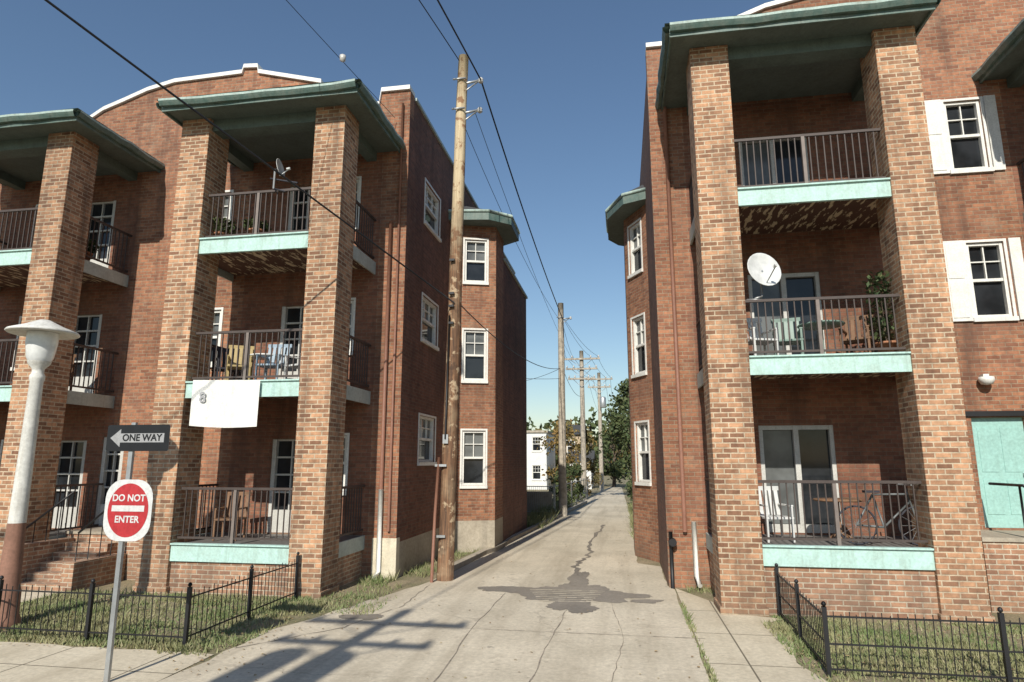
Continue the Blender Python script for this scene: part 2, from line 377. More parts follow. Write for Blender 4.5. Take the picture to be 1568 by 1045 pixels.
def parapet(mb,prof,zb,y0,y1,k='wall'):
    for (xa,za),(xb,zb2) in zip(prof[:-1],prof[1:]):
        mb.face([(xa,y0,zb),(xb,y0,zb),(xb,y0,zb2),(xa,y0,za)],k)
        mb.face([(xb,y1,zb),(xa,y1,zb),(xa,y1,za),(xb,y1,zb2)],k)
        t=.11
        mb.hexa([(xa,y0-.07,za+.001),(xb,y0-.07,zb2+.001),(xb,y1+.05,zb2+.001),(xa,y1+.05,za+.001),(xa,y0-.07,za+t),(xb,y0-.07,zb2+t),(xb,y1+.05,zb2+t),(xa,y1+.05,za+t)],'white')
    for x,z in (prof[0],prof[-1]): mb.face([(x,y0,zb),(x,y1,zb),(x,y1,z),(x,y0,z)],k)

# ================================================================= LEFT BUILDING
BL=empty('brick_apartment_building')
FL=[.9,4.1,7.2]; EL=10.05
X0=-22.; X1=-4.95
fr=Fr((X0,WY),(X1,WY)); H=[]
def hx(a,b,c,d,s,L=None,off=X0): (H if L is None else L).append((a-off,b-off,c,d,s))
for i,z in enumerate(FL):
    hx(-8.05,-7.1,z+.02,z+2.12,'frenchdoor'); hx(-6.85,-6.2,z+.95,z+2.2,'sash')
    if i: hx(-10.45,-9.65,z+.75,z+2.1,'sash'); 
    else: hx(-10.65,-9.85,z+.1,z+2.25,'teal')
    hx(-13.9,-13.0,z+.02,z+2.12,'frenchdoor'); hx(-15.4,-14.4,z+.8,z+2.1,'sash')
hx(-12.55,-11.95,1.0,3.1,'frenchdoor')
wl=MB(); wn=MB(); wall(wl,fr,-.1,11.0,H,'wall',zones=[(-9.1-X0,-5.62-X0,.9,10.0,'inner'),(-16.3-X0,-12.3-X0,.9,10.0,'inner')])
for h in H: fill(wn,fr,h,h[4])
prof=[(-22,11.5),(-14.9,11.5),(-14.2,11.65),(-13.7,11.95),(-13.1,12.15),(-12.4,12.4),(-11.6,12.57),(-9.62,12.62),(-9.58,12.78),(-9.18,12.75),(-9.15,12.58),(-8.1,12.3),(-7.35,12.1),(-7.3,11.3),(-5.75,11.3),(-5.7,11.68),(-4.95,11.68)]
parapet(wl,prof,11.0,WY,WY+.3)
fs=Fr((X1,WY),(X1,30)); HS=[]
for z in (2.5,5.6,8.75):
    HS.append((1.4,2.8,z,z+1.15,'sash'))
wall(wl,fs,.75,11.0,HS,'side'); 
for h in HS: fill(wn,fs,h,h[4])
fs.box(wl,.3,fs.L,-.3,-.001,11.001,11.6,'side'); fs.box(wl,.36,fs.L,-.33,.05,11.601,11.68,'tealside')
wall(wl,fs,-.1,.748,[],'stone'); 
wl.box(X0,X1-.4,WY+.3,30,10.6,10.7,'roofing')
wl.face([(X0,30,-.1),(X0,WY,-.1),(X0,WY,11),(X0,30,11)],'side'); wl.face([(X1,30,-.1),(X0,30,-.1),(X0,30,11),(X1,30,11)],'side')
wl.box(X1-.55,X1+.012,WY-.012,WY+.2,-.05,.85,'cream')
bp=[(-4.949,18.2),(-3.65,18.62),(-3.65,19.9),(-4.949,20.3)]
for a,b in zip(bp[:-1],bp[1:]):
    f=Fr(a,b); hs=[]
    if b==bp[1]:
        for z0,z1 in ((1.84,3.4),(4.88,6.4),(7.9,9.25)): hs.append((.40,1.08,z0,z1,'sash'))
    wall(wl,f,.86,9.7,hs,'wall'); wall(wl,f,-.1,.858,[],'stone')
    for h in hs: fill(wn,f,h,h[4])
wl.box(-4.94,-3.66,19.95,25.1,-.1,9.05,'side'); wl.box(-4.94,-3.60,19.98,25.15,9.051,9.13,'tealside')
wl.box(-8,-5.0,30.02,34,-.1,8.6,'side')
rf=MB()
def bayroof(mb,pts,zc,inner,top):
    n=len(pts)
    for i in range(n-1):
        a,b=pts[i],pts[i+1]; c,d=inner[i],inner[i+1]
        mb.face([(a[0],a[1],zc),(b[0],b[1],zc),(b[0],b[1],zc+.3),(a[0],a[1],zc+.3)],'gutter')
        mb.face([(a[0],a[1],zc+.3),(b[0],b[1],zc+.3),(d[0],d[1],top),(c[0],c[1],top)],'roofing')
        mb.tube([(a[0],a[1],zc+.28),(b[0],b[1],zc+.28)],.05,'gutlite',8)
    mb.face([(p[0],p[1],zc) for p in reversed(pts)],'ceil')
bayroof(rf,[(-4.99,17.75),(-3.75,17.95),(-3.15,18.5),(-3.15,20.0),(-3.9,20.5),(-4.99,20.7)],9.7,[(-4.99,18.6),(-4.6,18.6),(-4.5,18.9),(-4.5,19.6),(-4.6,20),(-4.99,20)],10.45)
wl.obj('walls',BL); wn.obj('windows_and_doors',BL); rf.obj('bay_roof',BL)
porch(BL,-9.5,-5.62,.68,FL,EL,-9.68,-5.12)
porch(BL,-16.3,-12.3,.68,FL,EL,-16.6,-11.74)
mb=MB()
mb.tube([(-5.32,WY-.06,8.2),(-5.32,WY-.06,1.9)],.045,'redpipe'); mb.tube([(-5.32,WY-.06,1.9),(-5.32,WY-.06,.15),(-5.32,WY-.25,.05)],.055,'white')
mb.tube([(-5.12,WY-.05,11.3),(-5.12,WY-.05,1.0)],.03,'redpipe')
mb.tube([(-10.82,WY-.05,8.4),(-10.82,WY-.05,4.2)],.035,'cream'); mb.tube([(-10.82,WY-.05,9.9),(-10.82,WY-.05,8.6)],.03,'cream')
mb.obj('downspouts',BL)
mb=MB()
mb.box(-12.28,-9.52,12.95,WY-.004,-.05,.93,'low'); mb.box(-12.28,-9.52,12.92,WY-.004,.931,.99,'stone')
for i in range(5): mb.box(-12.0,-10.95,12.95-.28*(i+1),12.95-.28*i-.001,-.05,.93-.16*(i+1),'low')
mb.box(-12.27,-12.01,11.55,12.92,-.05,.85,'low'); mb.box(-10.94,-10.68,11.55,12.92,-.05,.55,'low')
for x in (-12.14,-10.8):
    mb.tube([(x,12.9,1.85),(x,11.7,1.1)],.022,'black'); 
    for k in range(5): mb.tube([(x,12.9-.3*k,1.85-.1875*k),(x,12.9-.3*k,.5)],.01,'black',6)
mb.obj('entrance_stoop',BL)

# ================================================================= RIGHT BUILDING
BR=empty('brick_apartment_building')
FR_=[1.09,4.33,7.52]; ER=10.55; XR=.86; XE=17.
fr=Fr((XR,WY),(XE,WY)); H=[]
for i,z in enumerate(FR_):
    hx(2.8,4.25,z+.02,z+2.15,'glassdoor',H,XR)
    hx(9.4,10.8,z+.02,z+2.15,'glassdoor',H,XR)
hx(7.07,7.78,8.55,10.13,'sashd',H,XR); hx(7.13,7.82,5.36,6.94,'sashd',H,XR); hx(6.8,7.75,1.26,3.36,'teal',H,XR)
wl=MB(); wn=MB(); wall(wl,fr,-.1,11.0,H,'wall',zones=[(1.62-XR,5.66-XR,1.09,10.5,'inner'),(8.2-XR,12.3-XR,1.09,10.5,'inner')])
for h in H: fill(wn,fr,h,h[4])
for a,z0,z1 in ((7.01,8.53,10.18),(7.07,5.34,6.99)):
    b=a+.83
    for u0,u1 in ((a-.42,a-.005),(b+.005,b+.22)):
        wn.box(u0,u1,WY-.05,WY-.003,z0-.05,z1,'white')
        if u1-u0>.3:
            for q0,q1 in ((z0+.02,(z0+z1)/2-.05),((z0+z1)/2+.02,z1-.08)): wn.box(u0+.06,u1-.06,WY-.062,WY-.051,q0,q1,'white')
wn.box(6.65,7.95,WY-.05,WY-.003,3.38,3.48,'black')
wn.lathe([(0.01,.0),(.13,.0),(.14,-.06),(.1,-.14),(.01,-.16)],'white',(7.1,WY-.14,4.14),16); wn.box(7.05,7.15,WY-.15,WY-.003,4.13,4.2,'white')
prof=[(.86,12.15),(1.5,12.15),(1.52,11.7),(2.9,11.7),(2.93,12.6),(3.6,12.85),(5,13.1),(6,13.4),(8.3,13.4),(9.5,12.9),(17,12.5)]
parapet(wl,prof,11.0,WY,WY+.3)
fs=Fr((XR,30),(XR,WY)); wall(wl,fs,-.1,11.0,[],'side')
fs.box(wl,0,fs.L-.31,-.3,-.001,11.001,11.6,'side')
wl.box(XR+.4,XE,WY+.3,30,10.6,10.7,'roofing')
wl.face([(XE,WY,-.1),(XE,30,-.1),(XE,30,11),(XE,WY,11)],'side'); wl.face([(XE,30,-.1),(XR,30,-.1),(XR,30,11),(XE,30,11)],'side')
bp=[(.859,20.8),(.27,20.0),(.27,18.45),(.859,17.3)]
for a,b in zip(bp[:-1],bp[1:]):
    f=Fr(a,b); hs=[]
    if b==bp[3]:
        for z0,z1 in ((1.97,3.55),(4.9,6.5),(7.8,9.25)): hs.append((.28,.98,z0,z1,'sash'))
    wall(wl,f,-.1,9.6,hs,'wall')
    for h in hs: fill(wn,f,h,h[4])
rf=MB()
bayroof(rf,[(.9,21.2),(.1,20.7),(-.22,20.1),(-.22,18.3),(.25,17.2),(.9,16.9)],9.6,[(.9,20.2),(.8,20.1),(.7,19.8),(.7,18.8),(.8,18.3),(.9,18.2)],10.6)
wl.box(.45,.85,21.5,29,-.1,8.8,'side')
wl.obj('walls',BR); wn.obj('windows_and_doors',BR); rf.obj('bay_roof',BR)
porch(BR,1.57,5.66,.72,FR_,ER,1.12,5.83)
porch(BR,8.2,12.3,.72,FR_,ER,7.8,12.6)
mb=MB()
mb.tube([(1.22,WY-.07,11.4),(1.22,WY-.07,1.1)],.045,'redpipe'); mb.tube([(1.40,WY-.07,1.3),(1.40,WY-.07,.25),(1.44,WY-.3,.1)],.05,'white')
mb.tube([(.93,WY-.06,1.1),(.93,WY-.06,.0)],.04,'black'); mb.tube([(.96,WY-.2,.9),(.96,WY-.02,.9)],.08,'black',10)
mb.obj('downspouts',BR)
mb=MB()
mb.box(6.1,8.1,12.7,WY-.004,-.05,1.15,'low'); mb.box(6.08,8.12,12.67,WY-.004,1.151,1.22,'stone')
for i in range(6): mb.box(7.0,8.0,12.7-.28*(i+1),12.7-.28*i-.001,-.05,1.15-.16*(i+1),'stone')
mb.tube([(6.8,12.6,2.1),(6.8,10.9,1.1)],.025,'black'); mb.tube([(6.8,12.72,2.1),(6.8,12.72,1.2)],.02,'black'); mb.tube([(6.8,10.9,1.1),(6.8,10.9,0)],.02,'black')
mb.tube([(6.8,12.6,2.1),(6.8,13.65,2.1)],.025,'black')
mb.obj('entrance_stoop',BR)

# ================================================================= GROUND
mb=MB()
R=1500
for a,b,za,zb in ((-R,6.18,-.16,-.16),(6.18,6.2,-.16,-.008),(6.2,R,-.008,-.008)):
    mb.face([(-R,a,za),(R,a,za),(R,b,zb),(-R,b,zb)],'ground')
mb.obj('ground')
mb=MB(); mb.face([(-200,-3.0,-.152),(200,-3.0,-.152),(200,6.05,-.152),(-200,6.05,-.152)],'asph'); mb.obj('street_road')
mb=MB()
for a,b in ((-200,-5.3),(1.4,200)): mb.box(a,b,6.05,6.22,-.17,.0,'walk')
mb.box(-200,200,-3.2,-3.0,-.17,0,'walk')
mb.obj('kerb')
mb=MB()
rg=random.Random(3)
def ragged(x0,x1,y0,y1,z,k,edge,st=.25,j=.05):
    x=x0; ya=y1+rg.uniform(-j,j)
    while x<x1-1e-6:
        xn=min(x1,x+st); yb=y1+rg.uniform(-j,j)
        mb.face([(x,y0,z),(xn,y0,z),(xn,yb,z),(x,ya,z)],k); x=xn; ya=yb
ragged(-60,-5.62,6.22,8.33,.0,'walk',1); ragged(2.3,60,6.22,8.28,.0,'walk',1)
mb.face([(-5.62,6.22,0),(-5.38,6.22,0),(-5.4,8.3,0),(-5.62,8.33,0)],'walk')
mb.face([(.98,6.22,.0),(2.3,6.22,.0),(2.33,8.28,.0),(2.1,9.2,0),(2.3,10.2,0),(2.2,11.3,.0),(2.5,11.6,.0),(2.0,11.78,.0),(.98,13.95,.0)],'walk')
mb.face([(-12.2,8.4,.0),(-10.8,8.4,.0),(-10.8,11.7,.0),(-12.2,11.7,.0)],'walk')
mb.box(-200,200,-5.5,-3.2,-.1,0,'walk')
mb.obj('sidewalk')
mb=MB()
def strip(xl,xr,y0,y1,z,k,n=30,j=.0):
    prev=None
    for i in range(n+1):
        y=y0+(y1-y0)*i/n; a=xl(y)+random.uniform(-j,j); b=xr(y)+random.uniform(-j,j)*.3
        if prev: mb.face([(prev[0],prev[2],z),(prev[1],prev[2],z),(b,y,z),(a,y,z)],k)
        prev=(a,b,y)
mb.face([(-5.37,6.05,-.148),(.96,6.05,-.148),(.95,7.2,.0),(-5.35,7.2,.0)],'conc')
strip(lambda y:-5.35 if y<9.5 else (-5.35+(y-9.5)*.3 if y<13.8 else -4.06+.05*(y-14.5)+0.02),lambda y:.94 if y<13.9 else (.84 if y<17 else .3),7.2,32,.0,'conc',60,.06)
strip(lambda y:-3.25+.055*(y-32),lambda y:.3-.012*(y-32),32,68,.0,'conc',20,.05)
mb.obj('alley_pavement')
mb=MB()
prev=None
for i in range(27):
    y=15+i*1.0; x=-3.95+.068*(y-15) if y<40 else -2.2
    if y>18: x=max(x,-3.55)
    if prev:
        px,py=prev
        mb.hexa([(px-.18,py,-.05),(px,py,-.05),(x,y,-.05),(x-.18,y,-.05),(px-.18,py,.12),(px,py,.12),(x,y,.12),(x-.18,y,.12)],'stone')
    prev=(x,y)
mb.obj('alley_kerb')
mb=MB()
def patch(cx,cy,rx,ry,k,z,seed,j=.4,n=80):
    r=random.Random(seed); ph=[r.uniform(0,6.28) for _ in range(9)]; pts=[]
    for i in range(n):
        a=2*math.pi*i/n; q=1+j*sum(math.sin((m+2)*a+ph[m])/(m+1.5) for m in range(9))*.55+r.uniform(-.07,.07)
        pts.append((cx+rx*q*math.cos(a),cy+ry*q*math.sin(a),z))
    mb.face(pts,k)
patch(-1.0,13.1,.85,1.0,'patch',.004,3); patch(-2.2,13.25,.8,.3,'patch',.0045,5); patch(-.2,13.1,.6,.32,'patch',.005,9); patch(-.95,12.0,.4,.55,'patch',.0055,11)
patch(-4.3,10.6,.35,.2,'patch',.0045,14); patch(-1.0,14.6,.25,.9,'patch',.0048,19); patch(.35,12.6,.3,.16,'patch',.0047,23)
def crack(pts,w,k,z,seed=0,amp=1.2):
    r=random.Random(seed); P=[Vector((p[0],p[1],z)) for p in pts]; out=[]
    for i in range(len(P)-1):
        for s in range(10): out.append(P[i].lerp(P[i+1],s/10)+Vector((r.uniform(-w,w)*amp,0,0)))
    out.append(P[-1])
    for i in range(len(out)-1):
        w0=w*r.uniform(.3,1.1)
        t=(out[i+1]-out[i]).normalized(); s=Vector((-t.y,t.x,0))*w0/2
        mb.face([out[i]+s,out[i]-s,out[i+1]-s,out[i+1]+s],k)
crack([(-1.05,15.0),(-1.2,16.5),(-.95,18.5),(-1.05,21),(-.8,27)],.13,'patch',.008,1,.6)
crack([(-1.0,12.0),(-1.1,9.5),(-1.15,7.3)],.018,'tar',.006,2)
crack([(-2.3,12.9),(-2.35,10.5),(-2.2,7.3)],.016,'tar',.006,4)
crack([(-5.3,8.6),(-4.3,9.9),(-3.9,11.5),(-4.0,13.5)],.02,'tar',.006,5)
crack([(-.2,8.0),(-.05,10),(-.3,12.6)],.012,'tar',.0065,9)
for s in range(6):
    x=-5.2+s*1.05; crack([(x,10.15),(x+1.05,10.16)],.016,'tar',.0065,6+s,.2)
for i in range(7): crack([(-1.6-.05*i,12.3+.17*i),(-.65+.04*i,12.35+.17*i)],.06,'conc',.0075,20+i,.3)
mb.obj('asphalt_patches')

# ================================================================= GRASS
def grass(name,regions,mat='grass'):
    mb=MB(); k=mb.mi(mat); r=random.Random(len(name))
    for (x0,x1,y0,y1,n,h) in regions:
        for _ in range(n):
            x=r.uniform(x0,x1); y=r.uniform(y0,y1)
            dens=math.sin(x*2.3+1)*math.sin(y*2.9)+math.sin(x*.9+y*1.7)+.6*math.sin(x*5.1+y*3)*math.sin(y*6.3-x)
            if dens<-.45 and r.random()<.8: continue
            hh=h*r.uniform(.35,1.15)*(1.25 if dens>.9 else .85); a=r.uniform(0,6.28); w=.011
            dx,dy=math.cos(a)*w,math.sin(a)*w; lx,ly=r.uniform(-.8,.8)*hh,r.uniform(-.8,.8)*hh
            b=len(mb.v); mb.v+=[(x-dx,y-dy,-.01),(x+dx,y+dy,-.01),(x+lx,y+ly,hh)]
            mb.f.append((b,b+1,b+2)); mb.m.append(k); mb.sm.append(False)
    return mb.obj(name)
grass('lawn_grass',[(-10.75,-5.75,8.35,11.75,27000,.075),(-17,-12.3,8.35,11.75,8000,.075),(-6.2,-5.3,8.2,11.5,2600,.09),
  (2.35,9.5,8.3,11.75,33000,.075),(2.1,2.5,8.3,11.3,1000,.10)])
grass('weeds',[(-5.3,-4.5,11.9,13.2,900,.13),(-5.55,-4.9,13.2,13.95,250,.18),(-4.93,-4.3,14.3,18,900,.15),(.93,1.01,7.2,12.5,650,.08),(1.2,1.7,13.5,13.95,260,.16),
 (-4.4,-3.75,18,30,900,.25),(-4.2,-3.0,25,45,5000,.5),(.25,.8,22,40,1500,.35),(.6,3,30,60,4000,.6),(-9.5,-9.3,11.2,11.7,60,.3),(-5.6,-4.2,10.7,12.3,700,.08)])
mb=MB(); r=random.Random(44); k=mb.mi('litter')
M['litter']=leafm('fallen_leaves',(.30,.19,.08),(.40,.32,.18),(.16,.09,.05))
for i in range(1500):
    g=r.random()
    if g<.35: x,y=r.uniform(-10.7,-5.4),r.uniform(8.1,11.7)
    elif g<.7: x,y=r.uniform(2.2,9),r.uniform(8.1,11.7)
    elif g<.85: x,y=r.gauss(-5.2,.4),r.uniform(7.5,13)
    else: x,y=r.uniform(-5,1),r.uniform(7.3,30)
    s=r.uniform(.012,.032); a=r.uniform(0,3.14); z=.015+r.random()*.03 if g<.7 else .012
    dx,dy=s*math.cos(a),s*math.sin(a); b=len(mb.v)
    mb.v+=[(x-dx,y-dy,z),(x+dy*.6,y-dx*.6,z+r.uniform(0,.012)),(x+dx,y+dy,z),(x-dy*.6,y+dx*.6,z+r.uniform(0,.012))]
    mb.f.append((b,b+1,b+2,b+3)); mb.m.append(k); mb.sm.append(False)
mb.obj('fallen_leaves')

# ================================================================= FENCES
def fence(name,pts,h=.72,sp=.11,ps=1.65,wire=False):
    mb=MB()
    for a,b in zip(pts[:-1],pts[1:]):
        f=Fr(a,b); L=f.L
        for z in ((.12,h-.08) if not wire else (.08,h*.5,h-.05)): f.box(mb,0,L,-.009,.009,z-.009,z+.009,'black')
        n=max(1,int(L/sp)); 
        for i in range(n+1):
            u=L*i/n; t=.0045; z1=h-.02+(.03 if i%2 else 0)
            w=random.uniform(-.012,.012)
            mb.hexa([f.pt(u-t,t,.03),f.pt(u+t,t,.03),f.pt(u+t,-t,.03),f.pt(u-t,-t,.03),f.pt(u-t+w,t,z1),f.pt(u+t+w,t,z1),f.pt(u+t+w,-t,z1),f.pt(u-t+w,-t,z1)],'black')
        m=max(1,round(L/ps))
        for i in range(m+1):
            u=L*i/m; f.box(mb,u-.025,u+.025,-.025,.025,-.05,h+.06,'black')
            mb.lathe([(.001,0),(.026,.015),(.03,.035),(.02,.055),(.001,.065)],'black',f.pt(u,0,h+.06),8)
    return mb.obj(name)
fence('iron_fence',[(-10.7,8.6),(-6.02,8.56),(-6.05,11.7)])
fence('iron_fence',[(-17,8.6),(-12.3,8.6)])
fence('iron_fence',[(2.48,11.75),(2.35,8.72),(6.2,8.72),(10.0,8.72)],.72,.09,1.95,wire=True)
mb=MB()
f=Fr((-9,32),(-3.3,32)); 
for z in (.1,1.3): f.box(mb,0,f.L,-.02,.02,z,z+.04,'metal')
for i in range(60): f.box(mb,i*.095,i*.095+.012,-.006,.006,.1,1.3,'metal')
for i in range(4): f.box(mb,i*1.88,i*1.88+.06,-.03,.03,0,1.45,'metal')
f=Fr((-3.3,32),(-2.4,46))
for z in (.1,1.3): f.box(mb,0,f.L,-.02,.02,z,z+.04,'metal')
for i in range(8): f.box(mb,i*1.95,i*1.95+.06,-.03,.03,0,1.45,'metal')
mb.obj('chain_link_fence')

# ================================================================= POLES AND WIRES
def upole(name,x,y,h,r0,r1,lean=(0,0),arms=(),brk=False,xf=None,k='pole'):
    mb=MB(); n=9; pts=[];rs=[]
    for i in range(n+1):
        t=i/n; pts.append((x+lean[0]*t+random.uniform(-.012,.012),y+lean[1]*t,-.1+(h+.1)*t)); rs.append(r0+(r1-r0)*t)
    mb.tube(pts,rs,k,14)
    for z,w in arms:
        t=z/h; cx=x+lean[0]*t; cy=y+lean[1]*t-.2
        mb.box(cx-w/2,cx+w/2,cy-.06,cy+.06,z-.06,z+.06,'greywood')
        for s in (-.46,-.25,.25,.46):
            mb.lathe([(.001,.0),(.03,.0),(.03,.04),(.06,.06),(.06,.1),(.035,.13),(.05,.16),(.001,.2)],'insul',(cx+s*w,cy,z+.06),10)
        for s in (-1,1): mb.tube([(cx+s*w*.3,cy,z-.05),(cx,cy+.02,z-.6)],.018,'metal',6)
    if brk:
        for z in brk:
            t=z/h; cx=x+lean[0]*t; cy=y
            mb.tube([(cx,cy,z),(cx+.45,cy-.05,z+.02)],.03,'metal',8); mb.tube([(cx,cy,z-.25),(cx+.42,cy-.05,z)],.018,'metal',6)
            mb.lathe([(.001,.0),(.04,.0),(.07,.03),(.04,.06),(.07,.09),(.04,.13),(.001,.16)],'insul',(cx+.48,cy-.05,z-.05),12)
            mb.tube([(cx-.2,cy-.16,z+.05),(cx+.12,cy-.16,z+.05)],.025,'metal',6)
    if xf:
        for sx_ in ((-.6,.1) if xf>8 else (.3,)):
            mb.lathe([(.001,-.45),(.25,-.45),(.27,-.4),(.27,.4),(.2,.5),(.001,.52)],'metal',(x+sx_,y-.5,xf),18)
            mb.box(x+sx_-.04,x+sx_+.04,y-.3,y,xf-.05,xf+.05,'metal')
    return mb.obj(name)
p1=upole('utility_pole',-3.84,14.07,12.5,.185,.125,(.22,0),(),(11.75,10.95))
mb=MB(); mb.tube([(-4.05,13.75,0),(-4.02,13.8,1.4),(-3.98,13.88,2.6)],.035,'redpipe'); 
for z in (.9,2.4): mb.box(-4.06,-3.8,13.84,13.9,z,z+.05,'metal')
mb.tube([(-3.84,13.85,3),(-3.80,13.87,5.8)],.02,'black',6)
for z in (5.6,6.0,6.3,7.1): mb.box(-3.82,-3.70,13.84,13.9,z,z+.05,'black')
mb.box(-3.9,-3.78,13.86,13.885,2.9,3.1,'metal')
o=mb.obj('conduit'); o.parent=p1
upole('utility_pole',-2.83,31.1,10.3,.2,.14,(.05,0),(),(9.5,),None,'greywood')
upole('utility_pole',-2.6,44.7,10.2,.2,.14,(0,0),((9.6,2.6),(8.9,2.2),(8.2,1.9)),False,None,'greywood')
upole('utility_pole',-1.8,57,10.3,.2,.14,(0,0),((9.7,2.4),(9.0,2.0)),False,7.6,'greywood')
PX=-4.75
upole('utility_pole',PX,-3.7,10.7,.16,.11,(0,0),((10.2,2.6),(9.35,2.3)),False,8.7,'pole')
upole('utility_pole',-13.05,-4.1,13.0,.19,.13,(0,0),((12.6,2.2),),False,None,'pole')
def wire(mb,a,b,sag,r=.012,n=16):
    a=Vector(a);b=Vector(b); pts=[]
    for i in range(n+1):
        t=i/n; p=a.lerp(b,t); p.z-=4*sag*t*(1-t); pts.append(p)
    mb.tube(pts,r,'black',6)
mb=MB()
T=(-3.14,14.0,11.75)
wire(mb,T,(-2.72,31,9.55),.25,.022); wire(mb,T,(PX,-3.9,10.7),-.25,.020)
wire(mb,(-3.7,14,12.35),(PX-1.1,-3.9,10.4),-.3,.013) 
wire(mb,(-3.72,14,11.0),(-2.75,31,9.3),.5,.008); wire(mb,(-3.3,14,10.95),(-3.3,44.5,9.7),.5,.008)
wire(mb,(-3.7,13.9,6.1),(-13.05,-4,12.5),.05,.018)
wire(mb,(-5.3,13.9,10.9),(-8.5,-3.9,12.2),.1,.007)
for s in (-1.1,-.6,.6,1.1): 
    wire(mb,(-2.6+s,44.5,9.8),(-1.8+s*.9,56.8,9.9),.2,.012); wire(mb,(-2.8,31,9.8),(-2.6+s,44.5,9.8),.3,.01)
    wire(mb,(-1.8+s*.9,56.8,9.9),(-2+s,90,9.5),.4,.012)
wire(mb,(-2.85,31,6.5),(-12,27,8.5),.7,.01); wire(mb,(-2.85,31,7.0),(-7,34,6.8),.3,.01); wire(mb,(-2.8,31,7.2),(-2.6,44.5,7.0),.5,.012)
wire(mb,(-3.7,14,6.2),(-2.85,31,7.0),.5,.014)
mb.lathe([(.001,-.1),(.06,-.06),(.07,.05),(.001,.1)],'insul',(-5.6,11.5,10.95),10)
mb.obj('overhead_wires')

# ================================================================= STREET LAMP
M['lampwhite']=paint('lamp_post_paint',(.68,.67,.62),.5,.6,3)
M['rust']=paint('rusty_base',(.27,.14,.095),.5,.8,4)
M['lampglass']=plain('frosted_glass',(.75,.76,.74),.25)
mb=MB(); c=(-9.5,9.06,0)
mb.lathe([(.22,-.05),(.22,.1),(.19,.16),(.18,.5),(.155,.6),(.125,1.55)],'rust',c,20)
mb.lathe([(.124,1.55),(.122,1.65),(.095,3.8),(.11,3.84),(.11,3.9),(.085,3.95),(.09,4.02),(.16,4.1),(.17,4.14)],'lampwhite',c,20)
mb.lathe([(.16,4.14),(.19,4.2),(.225,4.45),(.225,4.62)],'lampglass',c,24)
mb.lathe([(.001,4.64),(.3,4.62),(.5,4.60),(.52,4.62),(.5,4.65),(.3,4.73),(.16,4.80),(.08,4.84),(.001,4.85)],'lampwhite',c,32)
mb.obj('street_lamp')

# ================================================================= SIGNS
M['signred']=paint('sign_red',(.46,.035,.04),.25,.4,4)
M['signwhite']=paint('sign_white',(.66,.66,.64),.2,.45,4)
M['signblack']=plain('sign_black',(.012,.012,.014),.35)
SG=empty('traffic_sign')
sx,sy=-5.94,7.09
mb=MB(); mb.box(sx-.028,sx+.028,sy-.02,sy+.02,-.1,2.98,'metal')
mb.obj('post',SG)
def rrect(cx,cz,w,h,r,y,n=6):
    P=[]
    for qx,qz,a0 in ((1,1,0),(-1,1,90),(-1,-1,180),(1,-1,270)):
        for i in range(n+1):
            a=math.radians(a0+90*i/n); P.append((cx+qx*(w/2-r)+r*math.cos(a),y,cz+qz*(h/2-r)+r*math.sin(a)))
    return P
def plate(mb,P,th,k,kb):
    mb.face(list(reversed(P)),k); Q=[(p[0],p[1]+th,p[2]) for p in P]; mb.face(Q,kb)
    for i in range(len(P)):
        j=(i+1)%len(P); mb.face([P[i],P[j],Q[j],Q[i]],kb)
px_=sx+.06
mb=MB(); y=sy-.03
plate(mb,rrect(px_,1.93,.64,.72,.22,y),.004,'signwhite','metal')
n=40; mb.face([(px_-.275*math.cos(2*math.pi*i/n),y-.002,1.93+.315*math.sin(2*math.pi*i/n)) for i in range(n)],'signred')
mb.face([(px_-.22,y-.004,1.915),(px_+.22,y-.004,1.915),(px_+.22,y-.004,1.985),(px_-.22,y-.004,1.985)],'signwhite')
mb.obj('do_not_enter_plate',SG)
mb=MB(); z=2.79
plate(mb,rrect(sx+.09,z,.86,.32,.03,y),.004,'signblack','metal')
ax=sx+.09
mb.face([(ax-.38,y-.002,z),(ax-.24,y-.002,z-.11),(ax-.24,y-.002,z-.055),(ax+.36,y-.002,z-.055),(ax+.36,y-.002,z+.055),(ax-.24,y-.002,z+.055),(ax-.24,y-.002,z+.11)],'signgrey')
M['signgrey']=paint('faded_sign_white',(.36,.36,.36),.3,.5,6)
o=mb.obj('one_way_plate',SG)
def text(s,x,y,z,size,mat,par,name):
    cu=bpy.data.curves.new(name,'FONT'); cu.body=s; cu.size=size; cu.align_x='CENTER'; cu.align_y='CENTER'; cu.extrude=.0005; cu.offset=.003
    cu.materials.append(M[mat]); o=bpy.data.objects.new(name,cu); S.collection.objects.link(o)
    o.location=(x,y,z); o.rotation_euler=(math.pi/2,0,0); o.parent=par; return o
text('DO NOT',px_,y-.005,2.07,.11,'signwhite',SG,'lettering'); text('ENTER',px_,y-.005,1.82,.11,'signwhite',SG,'lettering_lower')
text('ONE WAY',ax+.06,y-.005,z,.115,'signblack',SG,'one_way_lettering')
mb=MB(); n=14;m=8
def bp_(i,j):
    u=i/n; v=j/m; x=-8.62+1.5*u; z=3.22+.93*v
    return (x,FY-.03-.025*math.sin(u*9)*(1-v)-.01*math.sin(u*21),z-.03*math.sin(u*3.1)*(1-v)-.03*u)
for i in range(n):
    for j in range(m): mb.face([bp_(i,j),bp_(i+1,j),bp_(i+1,j+1),bp_(i,j+1)],'white',True)
ob=mb.obj('banner')
M['grey']=plain('faded_print',(.35,.35,.36),.8)
text('8',-8.35,FY-.075,3.78,.3,'grey',ob,'number')

